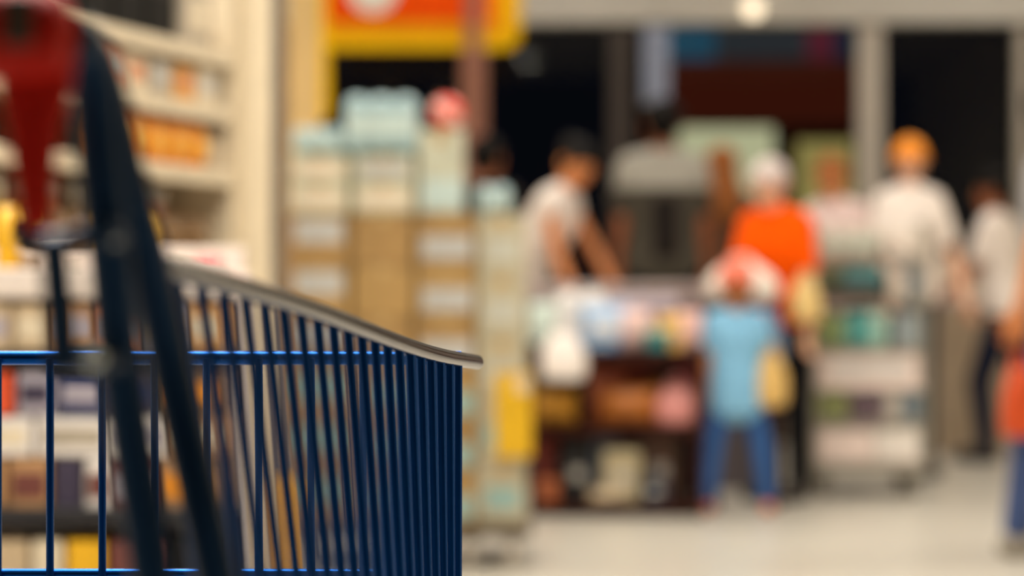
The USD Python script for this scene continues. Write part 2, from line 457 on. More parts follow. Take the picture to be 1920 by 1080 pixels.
for u in (0.0, GL - 0.03):
    part('upright', slab(u, u + 0.03, 0.40, 0.46, 0.12, 2.2), shelf_cream, gon)
c16, s16 = math.cos(math.radians(GANG)), math.sin(math.radians(GANG))
def gpos(y, back, z):
    u = along(y)
    bx, by = -2.412 + GDX * G0, G0
    return (bx + u * c16 - back * s16, by + u * s16 + back * c16, z)

orange_p = M('orange_packet', (255, 158, 20), 0.35, vary=0.08)
orange_l = M('orange_packet_print', (255, 190, 84), 0.35)
amber = M('amber_print', (222, 164, 84), 0.45)
creamp = M('cream_print', (226, 210, 182), 0.5)
greyp = M('warm_grey_print', (176, 164, 146), 0.5)
salmon = M('salmon_print', (226, 150, 110), 0.5)
yellowp = M('yellow_print', (236, 180, 30), 0.4)
brownp = M('brown_print', (120, 88, 50), 0.5)
blackp = M('black_print', (9, 7, 6), 0.6, spec=0.2)
first = None
for k in range(5):
    loc = gpos(5.40 + 0.118 * k, 0.045, 1.206)
    lab = f'orange filled packet, number {k + 1} from the cart side in the orange row on the shelf'
    lab = ['nearest orange packet of the row on the shelf left of the pillar', 'second orange packet of the row on the left shelf', 'middle orange packet of the row on the left shelf',
           'fourth orange packet of the row on the left shelf', 'orange packet of the shelf row closest to the cream pillar'][k]
    if first is None:
        first = packet('orange_packet', lab, 'packet', loc, GANG, 0.112, 0.07, 0.117, orange_p, orange_l, 'orange packets on the left shelf')
    else:
        dup(first, loc, GANG, lab)
tub('white_tub', 'small white tub at the pillar end of the orange packet row', 'tub', gpos(5.985, 0.05, 1.206), 0.03, 0.10, creamp, greyp)
names5 = ['nearest', 'second', 'third', 'fourth', 'fifth', 'sixth']
pal = [creamp, amber, greyp, salmon, creamp, greyp, amber, creamp]
pn = ['cream', 'amber', 'grey', 'salmon', 'cream', 'grey', 'amber', 'cream']
cnt = {}
for k in range(8):
    i = cnt.get(pn[k], 0); cnt[pn[k]] = i + 1
    carton('small_carton', f'{pn[k]} small carton on the shelf above the orange packets, ' + (['nearer one', 'one beyond it', 'one beside the pillar'][i] if pn.count(pn[k]) > 1 else 'only one of its colour'),
           'carton', gpos(4.98 + 0.132 * k, 0.065, 1.361), GANG, 0.122, 0.10, 0.094 + 0.004 * (k % 3), pal[k], paper if k % 2 else salmon, (0, 0.55, 0.6, 0.4), 'cartons above the orange packets', tape=False)
for k in range(4):
    carton('black_carton', ['nearest', 'second', 'third', 'farthest'][k] + ' black carton on the top board of the left shelving', 'carton', gpos(5.16 + 0.165 * k, 0.12, 1.501), GANG, 0.155, 0.20, 0.30, blackp, M('dark_brown_print', (22, 14, 10), 0.6), (0, 0.5, 0.7, 0.3), 'black cartons on the top board', tape=False)
carton('tan_carton', 'tan carton on the top board between the black cartons and pillar', 'carton', gpos(5.86, 0.12, 1.501), GANG, 0.16, 0.2, 0.16, greyp, creamp, (0, 0.5, 0.7, 0.5), tape=False)
for k in range(7):
    nm = 'yellow' if k in (0, 3, 4) else 'brown'
    i = {0: 0, 3: 1, 4: 2, 1: 0, 2: 1, 5: 2, 6: 3}[k]
    packet('snack_packet', ['nearest ', 'second ', 'third ', 'last '][i] + nm + ' snack packet on the board below the orange packets', 'packet', gpos(5.0 + 0.145 * k, 0.045, 0.986), GANG, 0.13, 0.07, 0.105, yellowp if nm == 'yellow' else brownp, blackp if k in (0, 3) else None, 'snack packets on the left shelf')
for k in range(5):
    nm = ['cream', 'salmon', 'pale grey', 'cream', 'salmon'][k]
    tub('dessert_tub', ['near ', '', '', 'far ', ''][k] + nm + [' tub', ' tub', ' tub', ' tub', ' tub closest to the pillar'][k] + ' in the back row behind the snack packets', 'tub', gpos(5.06 + 0.19 * k, 0.16, 0.986), 0.062, 0.17, [creamp, salmon, greyp, creamp, salmon][k], paper, 'tubs behind the snack packets')

# low promotional shelf that faces the camera
lowm = M('promo_shelf_white', (236, 222, 212), 0.45, vary=0.03)
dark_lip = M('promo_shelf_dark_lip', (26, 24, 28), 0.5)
LS = 4.5
low = thing('promo_shelf', 'low white-topped display shelf seen behind the cart bars', 'shelf', (-0.785, LS, 0), 0)
part('top_tray', cat(slab(-0.255, 0.255, 0, 0.30, 0.90, 0.915), slab(-0.255, 0.255, -0.008, 0.0, 0.905, 0.957), slab(-0.255, 0.255, 0.29, 0.30, 0.915, 1.0)), lowm, low)
part('shelf_board', slab(-0.25, 0.25, 0.0, 0.29, 0.785, 0.80), dark_lip, low)
b = part('shelf_board', slab(-0.25, 0.25, 0.0, 0.29, 0.485, 0.50), dark_lip, low)
part('front_lip', slab(-0.255, 0.255, -0.01, 0.0, 0.474, 0.512), dark_lip, b)
part('shelf_board', slab(-0.25, 0.25, 0.0, 0.29, 0.185, 0.20), lowm, low)
part('back_panel', slab(-0.255, 0.255, 0.30, 0.312, 0.0, 1.0), M('promo_back_panel', (96, 88, 84), 0.6), low)
for sx in (-0.253, 0.253):
    part('side_post', slab(sx - 0.012, sx + 0.012, 0.27, 0.30, 0, 0.95), lowm, low)
part('base', slab(-0.25, 0.25, 0.02, 0.29, 0.0, 0.1), dark_lip, low)
lilac = M('lilac_print', (168, 160, 172), 0.5)
beige = M('beige_print', (200, 176, 142), 0.5)
navyp = M('navy_print', (34, 44, 92), 0.45)
violet = M('dark_violet_print', (58, 50, 72), 0.5)
whitep = M('white_print', (232, 224, 218), 0.5)
tan = M('tan_print', (178, 134, 92), 0.5)
redor = M('red_orange_print', (222, 84, 46), 0.45)
maroon = M('maroon_print', (110, 58, 52), 0.5)
def lowbox(name, label, p0, p1, z0, z1, m, lab=None, dep=0.2, y=LS + 0.01, lr=(0, 0.5, 0.8, 0.45)):
    w = X(p1, LS) - X(p0, LS)
    return carton(name, label, 'box', ((X(p0, LS) + X(p1, LS)) / 2, y + dep / 2, z0), 0, w - 0.004, dep, z1 - z0, m, lab, lr, tape=False)
ROWS = [
 (0.8005, 0.895, [(-70, 20, beige, lilac, 'beige'), (22, 98, beige, creamp, 'beige and cream'), (102, 180, tan, lilac, 'tan and lilac'), (184, 262, salmon, lilac, 'salmon'), (266, 340, lilac, beige, 'lilac'), (344, 412, amber, creamp, 'amber')], 'on the upper board of the low display shelf'),
 (0.5005, 0.605, [(-70, 8, tan, None, 'plain tan'), (12, 92, tan, maroon, 'tan'), (96, 152, violet, None, 'dark violet'), (156, 208, whitep, maroon, 'white'), (214, 290, maroon, lilac, 'maroon'), (296, 376, tan, orange_p, 'tan and orange'), (380, 420, brownp, tan, 'narrow brown')], 'in the bottom row behind the low shelf lip'),
 (0.6055, 0.682, [(-70, 60, whitep, creamp, 'white'), (64, 206, whitep, greyp, 'white and grey'), (212, 320, whitep, lilac, 'white and lilac'), (324, 418, tan, creamp, 'tan')], 'in the second layer on the low shelf'),
 (0.6825, 0.765, [(-60, 22, redor, None, 'red-orange'), (28, 100, lilac, violet, 'lilac'), (104, 196, navyp, lilac, 'navy blue'), (202, 300, violet, navyp, 'violet'), (306, 412, brownp, orange_p, 'brown')], 'on top of the white layer on the low shelf'),
 (0.2005, 0.455, [(-70, 52, beige, creamp, 'beige'), (56, 118, creamp, None, 'plain cream'), (122, 196, yellowp, None, 'bright yellow'), (202, 300, maroon, brownp, 'maroon'), (306, 410, blackp, brownp, 'black')], 'on the lowest board of the low display shelf'),
]
for z0, z1, items, where in ROWS:
    for p0, p1, m, l, nm in items:
        lowbox('product_box', f'{nm} product box {where}', p0, p1, z0, z1 - 0.002, m, l)
for k, (px, m, nm, hh) in enumerate([(-40, maroon, 'maroon', .07), (15, yellowp, 'yellow', .16), (60, brownp, 'brown', .07), (130, M('olive_print', (90, 84, 50), .5), 'olive', .05), (330, greyp, 'grey', 0.06), (392, M('pink_red_print', (208, 92, 96), .5), 'pink-red', 0.065)]):
    packet('snack_packet', f'{nm} packet lying in the top tray of the low display shelf', 'packet', (X(px, LS + .14), LS + .14, 0.9155), 0, 0.05, 0.06, hh, m)

# cream pillar with side shade painted as grey strip, yellow guard at its foot
PY = 6.15
pil = thing('pillar', 'cream square pillar with grey strip painted as its shaded side beside the shelving', 'pillar', (X(474, PY), PY, 0), 0)
pw = X(508, PY) - X(440, PY)
part('shaft', slab(-pw / 2, pw / 2, 0, 0.16, 0, 3.619), M('pillar_paint', (236, 220, 190), 0.6, vary=0.03), pil)
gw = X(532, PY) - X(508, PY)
part('shade_strip', slab(pw / 2, pw / 2 + gw, 0.01, 0.05, 0, 3.619), M('pillar_shade_grey', (122, 110, 98), 0.5, 0.3), pil, label='grey strip painted as side shade')  # grey colour stands in for shade on the pillar side face
yg = thing('post_guard', 'bright yellow guard post at the foot of the cream pillar', 'guard post', (X(538, 6.0), 6.0, 0), 0)
ywl = M('safety_yellow', (240, 176, 8), 0.4)
part('post', lathe([(0, 0), (0.036, 0), (0.036, 0.42), (0.028, 0.448), (0, 0.455)], 24), ywl, yg)
part('foot_plate', box(0.10, 0.10, 0.008), M('dark_steel', (50, 48, 46), 0.4, 0.8), yg)

# ================================================================== sign, its poles, banner
SY = 13.4
yel = M('sign_yellow', (246, 196, 10), 0.6, vary=0.03, spec=0.08)
yel2 = M('sign_orange_yellow', (244, 160, 16), 0.6, vary=0.03, spec=0.08)
sred = M('sign_red', (246, 82, 0), 0.6, vary=0.03, spec=0.08)
sg = thing('hanging_sign', 'red sign with yellow border and white disc hanging over the shop', 'sign', (X(787, SY), SY, Z(92, SY)), 0)
def px(n):
    return n * SY / FPX
sw, shh = px(378), px(250)
def rrect(w, h, r, depth):
    from shapely.geometry import box as sbox
    g = sbox(-w / 2 + r, r, w / 2 - r, h - r).buffer(r, quad_segs=8)
    m = trimesh.creation.extrude_polygon(g, depth, engine='earcut')
    m.apply_transform(trimesh.transformations.rotation_matrix(math.pi / 2, (1, 0, 0)))
    return m
part('frame', moved(rrect(sw, shh, px(34), 0.06), 0, 0.06, 0), yel, sg)
part('border_line', moved(rrect(sw - px(40), shh - px(52), px(10), 0.008), -px(8), 0.004, px(26)), yel2, sg)
part('face', moved(rrect(sw - px(72), shh - px(104), px(8), 0.012), -px(20), 0.004, px(52)), sred, sg, label='red face')
part('disc', moved(cyl(px(47), 0.006, c=0.2), X(700, SY) - X(787, SY), -0.008, px(92 + 22), rx=90), M('sign_white', (244, 240, 232), 0.4), sg, label='white disc')
for s in (-0.3, 0.3):
    part('hanger_rod', cyl(0.006, 3.619 - Z(92, SY) - shh + 0.02, s, 0.03, shh - 0.02), alu, sg)
part('side_leg', slab(-sw / 2 - px(4), -sw / 2 + px(18), 0.01, 0.05, -px(120), px(40)), yel, sg)
pole = thing('steel_pole', 'slim brown steel pole standing in front of the red sign', 'pole', (X(888, 13.1), 13.1, 0), 0)
part('shaft', cyl(0.045, 3.615, z=0.004, seg=24, c=0.02), M('pole_brown', (150, 98, 80), 0.5, vary=0.05), pole)
part('foot_plate', box(0.16, 0.16, 0.012), alu_dark, pole)
col = thing('banner_post', 'cream and yellow promotional banner post beside the red sign', 'banner', (X(570, 10.9), 10.9, 0), 0)
part('board', slab(-0.072, 0.072, 0, 0.04, 0.1, 3.0), M('banner_cream', (222, 188, 126), 0.5, scale=3, vary=0.12), col)
part('edge_strip', slab(0.072, 0.10, 0.0, 0.04, Z(225, 10.9), 3.0), yel, col)
part('foot', box(0.4, 0.4, 0.1, 0, 0.02), M('dark_steel', (50, 48, 46)), col)

# ================================================================== trolley stacked with cartons
TD = 8.0
tr = thing('platform_trolley', 'low platform trolley on pale castors under the carton stack', 'trolley', ((X(533, TD) + X(997, TD)) / 2, TD + 0.24, 0), 0)
tw = X(997, TD) - X(533, TD)
deck_z = Z(985, TD)
part('deck', slab(-tw / 2, tw / 2, -0.27, 0.27, 0.098, deck_z), M('trolley_deck', (92, 78, 58), 0.5), tr)
pale_wheel = M('pale_castor', (206, 196, 182), 0.4)
for sx in (-tw / 2 + 0.07, tw / 2 - 0.21, tw / 2 - 0.065, 0.0):
    for sy in ((-0.22, 0.22) if sx != 0.0 else (0.0,)):
        f = part('castor', moved(cyl(0.045, 0.03, z=-0.015), sx, sy, 0.0455, ry=90), pale_wheel, tr)
        part('fork', cat(slab(sx - 0.022, sx - 0.017, sy - 0.015, sy + 0.015, 0.03, 0.099), slab(sx + 0.017, sx + 0.022, sy - 0.015, sy + 0.015, 0.03, 0.099)), zinc, f)
card = M('cardboard', (174, 140, 86), 0.75, vary=0.10, scale=6)
card2 = M('cardboard_worn', (164, 130, 80), 0.75, vary=0.12, scale=5)
cardp = M('pale_carton', (190, 182, 156), 0.7, vary=0.08)
lab_grey = M('label_grey', (186, 186, 184), 0.5)
lab_teal = M('label_teal', (150, 184, 180), 0.5)
lab_cream = M('label_cream', (230, 214, 192), 0.5)
ord_ = ['top', 'second from the top', 'third from the top', 'third from the bottom', 'second from the bottom', 'bottom']
cols = [('left column', 541, 654), ('second column', 660, 775), ('third column', 779, 891)]
STK = 'cartons stacked on the trolley'
for ci, (cn, a, b) in enumerate(cols):
    w = X(b, TD) - X(a, TD)
    protos = {}
    for r in range(6):
        z = deck_z + 0.001 + (5 - r) * 0.172
        lm = [lab_grey, None, lab_grey][ci] if r < 3 else lab_teal
        rect = [(0.0, 0.66, 0.82, 0.46), (0.1, 0.5, 0.7, 0.4), (0.02, 0.34, 0.86, 0.44)][ci]
        key = (lm is not None and lm is lab_teal, r % 2)
        loc = ((X(a, TD) + X(b, TD)) / 2 + rng.uniform(-.002, .002), TD + 0.15, z)
        desc = {None: 'plain tan', 1: 'tan'}[None if lm is None else 1]
        label = f'{ord_[r]} {desc} carton' + ('' if lm is None else (', teal label,' if lm is lab_teal else ', grey label,')) + f' {cn} of the stack'
        if key in protos:
            dup(protos[key], loc, rng.uniform(-.8, .8), label)
        else:
            protos[key] = carton('cardboard_carton', label, 'carton', loc, 0, w - 0.004, 0.28, 0.171, card if r % 2 else card2, lm, rect, STK)
a, b = 894, 988
p0 = None
for r in range(5):
    loc = ((X(a, TD) + X(b, TD)) / 2, TD + 0.17, deck_z + 0.001 + (4 - r) * 0.206)
    label = ['top', 'second from the top', 'middle', 'second from the bottom', 'bottom'][r] + ' pale carton in the right-hand column of the stack'
    p0 = dup(p0, loc, rng.uniform(-.8, .8), label) if p0 and False else (carton('pale_carton', label, 'carton', loc, 0, X(b, TD) - X(a, TD) - 0.004, 0.28, 0.205, cardp, lab_teal if r > 2 else M('label_pale', (196, 196, 184), .5), (0.0, 0.42, 0.7, 0.36), STK) if r in (0, 3) else dup(p0, loc, 0, label))
zt = deck_z + 0.001 + 6 * 0.172
mint = M('pale_green_carton', (196, 194, 168), 0.6)
for (a, b, nm) in ((543, 652, 'left column'), (662, 775, 'second column')):
    w = X(b, TD) - X(a, TD)
    for r in range(2):
        carton('flat_carton', ('lower' if r == 0 else 'upper') + f' flat pale carton on the tan cartons of the {nm}', 'carton', ((X(a, TD) + X(b, TD)) / 2, TD + 0.15, zt + 0.001 + r * 0.096), 0, w, 0.27, 0.095, mint, lab_cream if (r == 0 or a < 600) else lab_grey, (0, 0.5, 0.84, 0.5), 'flat pale cartons on the stack')
zz = zt + 0.002 + 2 * 0.096
skyb = M('pale_blue_wrap', (170, 200, 206), 0.3, vary=0.06)
skyb2 = M('pale_blue_print', (196, 216, 214), 0.35)
wrapped_pack('bottle_pack', 'small pale blue wrapped pack on top of the left column of cartons', 'pack', ((X(545, TD) + X(640, TD)) / 2, TD + 0.15, zz), 0, 0.165, 0.2, 0.092, skyb, skyb2, nx=3)
wrapped_pack('bottle_pack', 'large pale blue shrink-wrapped pack crowning the carton stack', 'pack', ((X(645, TD) + X(781, TD)) / 2, TD + 0.15, zz), 0, X(781, TD) - X(645, TD), 0.25, 0.195, skyb, skyb2, nx=3)
carton('tall_carton', 'tall pale grey-green carton under the red ball on the stack', 'carton', (X(826, TD), TD + 0.15, zt + 0.001), 0, X(868, TD) - X(784, TD), 0.24, 0.282, M('grey_green_carton', (198, 200, 180), 0.6), skyb2, (0.05, 0.22, 0.9, 0.36))
wrapped_pack('bottle_pack', 'pale blue wrapped pack on top of the right-hand pale cartons', 'pack', (X(925, TD), TD + 0.17, deck_z + 0.002 + 5 * 0.206), 0, 0.11, 0.2, 0.095, skyb, skyb2, nx=2)
ball = thing('ball', 'red and pink ball resting on top of the carton stack', 'ball', (X(836, TD), TD + 0.12, zt + 0.0015 + 0.282), 0)
part('shell', moved(trimesh.creation.icosphere(3, 0.056), 0, 0, 0.056), M('ball_red', (238, 74, 58), 0.3, vary=0.03), ball)
part('valve', moved(cyl(0.005, 0.003), 0.02, -0.05, 0.03, rx=90), M('ball_valve', (240, 200, 190), 0.4), ball)
band = trimesh.creation.revolve(np.array([(0.0545, -0.016), (0.0568, -0.012), (0.0572, 0.0), (0.0568, 0.012), (0.0545, 0.016)]), sections=32)
part('band', moved(band, 0, 0, 0.056, ry=35), M('ball_pink', (250, 188, 176), 0.3), ball, label='pale pink band')
yb = thing('price_board', 'yellow price board hanging at the right end of the carton stack', 'price board', (X(963, TD - 0.03), TD - 0.03, Z(858, TD - 0.03)), 0)
part('board', rrect(X(998, TD) - X(930, TD), 160 * TD / FPX, 0.012, 0.006), M('price_yellow', (228, 180, 20), 0.4), yb)
part('tag', moved(rrect(0.05, 0.055, 0.008, 0.003), 0.03, -0.006, 0.215), M('tag_beige', (220, 200, 168), 0.5), yb, label='beige tag')
part('hook', tube(spline([(0, -0.002, 0.275), (0, 0.0, 0.30), (0, 0.035, 0.305)], 8), 0.003, 8), zinc, yb)

# ================================================================== promotional rack with goods
RD = 9.7
rk_m = M('rack_dark_wood', (52, 24, 17), 0.55, vary=0.15, spec=0.12)
R0, R1 = X(992, RD), X(1318, RD)
rk = thing('promo_rack', 'dark brown three-level promotional rack heaped with mixed goods', 'rack', ((R0 + R1) / 2, RD, 0), 0)
rw = (R1 - R0) / 2
rz = [0.045, 0.362, 0.662, 0.556]
for i, z in enumerate(rz[:3]):
    bb = part('shelf_board', slab(-rw, rw, 0, 0.5, z - 0.025, z), rk_m, rk)
    part('front_edge', slab(-rw, rw, -0.012, 0.0, z - 0.035, z + 0.012), rk_m, bb)
for sx in (-rw, rw - 0.03):
    for sy in (0.0, 0.46):
        part('post', slab(sx, sx + 0.03, sy, sy + 0.03, 0, 0.70), rk_m, rk)
part('back_panel', slab(-rw, rw, 0.49, 0.50, 0.03, 0.68), M('rack_back', (40, 26, 22), 0.6), rk)
def col_m(nm, rgb, rough=0.45):
    return M(nm, rgb, rough, vary=0.06)
RG = 'goods on the promotional rack'
goods = [
 # kind, name, label, px, width px, height px, base level, back offset, body, label material
 ('packet', 'packet', 'pale mint packet standing at the left end of the rack top', 1018, 54, 92, 2, .07, col_m('mint_film', (200, 216, 208)), None),
 ('pack', 'white_pack', 'white wrapped pack at the back left of the rack top', 1090, 92, 108, 2, .33, col_m('white_film', (236, 232, 230)), None),
 ('packet', 'packet', 'pale blue packet in the middle of the rack top', 1135, 92, 86, 2, .16, col_m('pale_blue_film', (158, 188, 222)), col_m('white_film', (236, 232, 230))),
 ('box', 'small_box', 'mid blue flat box at the front edge of the rack top', 1126, 62, 26, 2, .06, col_m('mid_blue_card', (70, 130, 178)), None),
 ('packet', 'packet', 'pale pink packet on the rack top beside the blue packet', 1190, 62, 78, 2, .14, col_m('pale_pink_film', (232, 196, 190)), None),
 ('pack', 'lavender_pack', 'lavender grey wrapped pack at the back of the rack top', 1205, 130, 100, 2, .36, col_m('lavender_film', (176, 164, 176)), None),
 ('box', 'small_box', 'amber box on the rack top between two pink packets', 1258, 44, 70, 2, .14, col_m('amber_card', (244, 190, 92)), None),
 ('packet', 'packet', 'light pink packet at the right end of the rack top', 1292, 50, 76, 2, .13, col_m('light_pink_film', (236, 190, 184)), None),
 ('tub', 'tub', 'pale green tub with teal base at the front of the rack top', 1232, 46, 42, 2, .08, col_m('teal_tub', (12, 132, 138)), col_m('pale_green_lid', (184, 206, 178))),
 ('bag', 'white_bag', 'bright white round bag hanging from the top shelf edge at the left', 1056, 86, 100, 3, -.10, col_m('bright_white_bag', (246, 236, 230)), None),
 ('packet', 'packet', 'amber packet lying on the middle shelf under the white bag', 1040, 86, 66, 1, .10, col_m('amber_film', (206, 146, 40)), None),
 ('packet', 'packet', 'rust red packet on the middle shelf right of the white bag', 1140, 80, 112, 1, .2, col_m('rust_film', (160, 74, 46)), None),
 ('packet', 'packet', 'red brown packet in the middle of the middle shelf', 1190, 76, 112, 1, .32, col_m('red_brown_film', (166, 70, 54)), None),
 ('packet', 'packet', 'orange brown packet at the front of the middle shelf', 1178, 110, 72, 1, .07, col_m('orange_brown_film', (168, 96, 24)), None),
 ('packet', 'packet', 'olive brown packet beside the pink bag on the middle shelf', 1238, 60, 80, 1, .2, col_m('olive_brown_film', (140, 92, 40)), None),
 ('bag', 'pink_bag', 'dusty pink soft bag at the right of the middle shelf', 1268, 84, 90, 1, .09, col_m('dusty_pink_bag', (206, 134, 128)), None),
 ('packet', 'packet', 'crimson packet at the right end of the middle shelf', 1284, 42, 112, 1, .3, col_m('crimson_film', (150, 44, 56)), None),
 ('packet', 'packet', 'dark red packet at the left end of the bottom shelf', 1022, 56, 130, 0, .2, col_m('dark_red_film', (116, 40, 30)), None),
 ('box', 'small_box', 'black box on the bottom shelf left of the grey blue box', 1082, 56, 110, 0, .14, col_m('black_card', (18, 20, 26)), None),
 ('box', 'small_box', 'grey blue box on the bottom shelf', 1136, 52, 120, 0, .22, col_m('grey_blue_card', (110, 122, 142)), None),
 ('box', 'small_box', 'tall cream box on the bottom shelf', 1166, 66, 102, 0, .1, col_m('cream_card', (206, 192, 156)), None),
 ('box', 'small_box', 'brown box on the bottom shelf right of the cream box', 1236, 64, 120, 0, .2, col_m('brown_card', (100, 68, 50)), None),
 ('box', 'small_box', 'dark navy flat box at the front right of the bottom shelf', 1226, 52, 50, 0, .06, col_m('navy_card', (22, 30, 52)), None),
 ('tub', 'tub', 'orange brown tub at the left front of the bottom shelf', 1028, 42, 46, 0, .07, col_m('orange_brown_tub', (190, 104, 62)), col_m('orange_brown_lid', (204, 120, 76))),
 ('packet', 'packet', 'beige packet lying at the front of the bottom shelf', 1140, 76, 30, 0, .05, col_m('beige_film', (190, 170, 140)), None),
]
def place_good(kind, name, label, pxc, wpx, hpx, base, back, body, lm, D, group):
    y = D + back
    s = y / FPX
    w, h = wpx * s, hpx * s
    x = X(pxc, y)
    if kind == 'packet':
        packet(name, label, 'packet', (x, y, base), rng.uniform(-6, 6), w, min(0.10, w * 0.6), h, body, lm, group)
    elif kind == 'pack':
        wrapped_pack(name, label, 'pack', (x, y, base), 0, w, 0.14, h, body, lm, group, nx=2 if w < 0.22 else 3)
    elif kind == 'box':
        carton(name, label, 'box', (x, y, base), rng.uniform(-4, 4), w, 0.07, h, body, lm or paper, (0.0, 0.5, 0.45, 0.2), group, tape=False)
    elif kind == 'tub':
        tub(name, label, 'tub', (x, y, base), w / 2, h, body, lm, group)
    elif kind == 'bag':
        shopping_bag(name, label, 'bag', (x, y, base), 0, w, min(0.16, w), h / 1.16, body, group)
for (kind, nm, lb, pxc, wpx, hpx, lv, back, bm, lm) in goods:
    place_good(kind, nm, lb, pxc, wpx, hpx, rz[lv] + 0.001, back, bm, lm, RD, RG)

# checkout counter behind the rack, with the big white bag on it
CD = 11.0
ck = thing('checkout_counter', 'long checkout counter with pale grey top behind the promotional rack', 'checkout counter', ((X(985, CD) + X(1462, CD)) / 2, CD, 0), 0)
cw = (X(1462, CD) - X(985, CD)) / 2
top_m = M('counter_top', (198, 180, 176), 0.35)
part('worktop', slab(-cw, cw, -0.02, 0.52, 0.905, 0.935), top_m, ck)
part('front_panel', slab(-cw, cw, 0.0, 0.02, 0.86, 0.905), M('counter_fascia', (184, 168, 168), 0.4), ck)
part('body', slab(-cw, cw, 0.02, 0.5, 0.0, 0.90), M('counter_body', (92, 84, 88), 0.5), ck)
part('belt', slab(-cw + 0.1, cw - 0.3, 0.08, 0.42, 0.935, 0.941), M('belt_rubber', (44, 42, 44), 0.6), ck)

# small dark table by the child, with the big white bag on it
tb = thing('side_table', 'small dark table behind the child, holding a big white bag', 'table', (X(1396, 10.2), 10.2, 0), 0)
part('tabletop', box(0.30, 0.24, 0.022, 0, 0, 0.838), rk_m, tb)
for sx in (-.13, .13):
    for sy in (-.09, .09):
        part('leg', cyl(0.013, 0.839, sx, sy), rk_m, tb)
shopping_bag('carrier_bag', 'big white carrier bag on the small dark table', 'bag', (X(1389, 10.2), 10.2, 0.861), 0, 0.31, 0.20, 0.165, M('white_carrier', (240, 230, 218), 0.4))

# ================================================================== people
skin_tan = M('skin_tan', (208, 132, 78), 0.5, vary=0.05, sss=0.1)
skin_brown = M('skin_brown', (150, 88, 54), 0.5, vary=0.05, sss=0.1)
skin_pale = M('skin_pale', (226, 172, 140), 0.5, vary=0.05, sss=0.1)
hair_dark = M('hair_dark', (14, 10, 8), 0.6, vary=0.2, scale=60, spec=0.12)
hair_brown = M('hair_brown', (148, 88, 42), 0.6, vary=0.2, scale=60, spec=0.15)
hair_grey = M('hair_grey', (206, 190, 186), 0.5, vary=0.1, scale=60)
eye_m = M('eye_dark', (30, 24, 20), 0.2)
lip_m = M('lips', (150, 70, 60), 0.45)
shoe_dark = M('shoe_dark', (38, 32, 30), 0.5)

def S(r, p, seg=14):
    return Manifold.sphere(float(r), seg).translate(tuple(float(v) for v in p))
def bone(a, ra, b, rb):
    return Manifold.batch_hull([S(ra, a), S(rb, b)])
def finish(man, edge=0.022, it=8):
    k = man.refine_to_length(edge).to_mesh()
    t = trimesh.Trimesh(k.vert_properties[:, :3], k.tri_verts, process=True)
    trimesh.smoothing.filter_taubin(t, lamb=0.5, nu=0.53, iterations=it)
    return t
def back(t):
    m = Manifold(m3.Mesh(np.asarray(t.vertices, np.float32), np.asarray(t.faces, np.uint32)))
    return m
def unit(v):
    v = np.asarray(v, float)
    return v / np.linalg.norm(v)

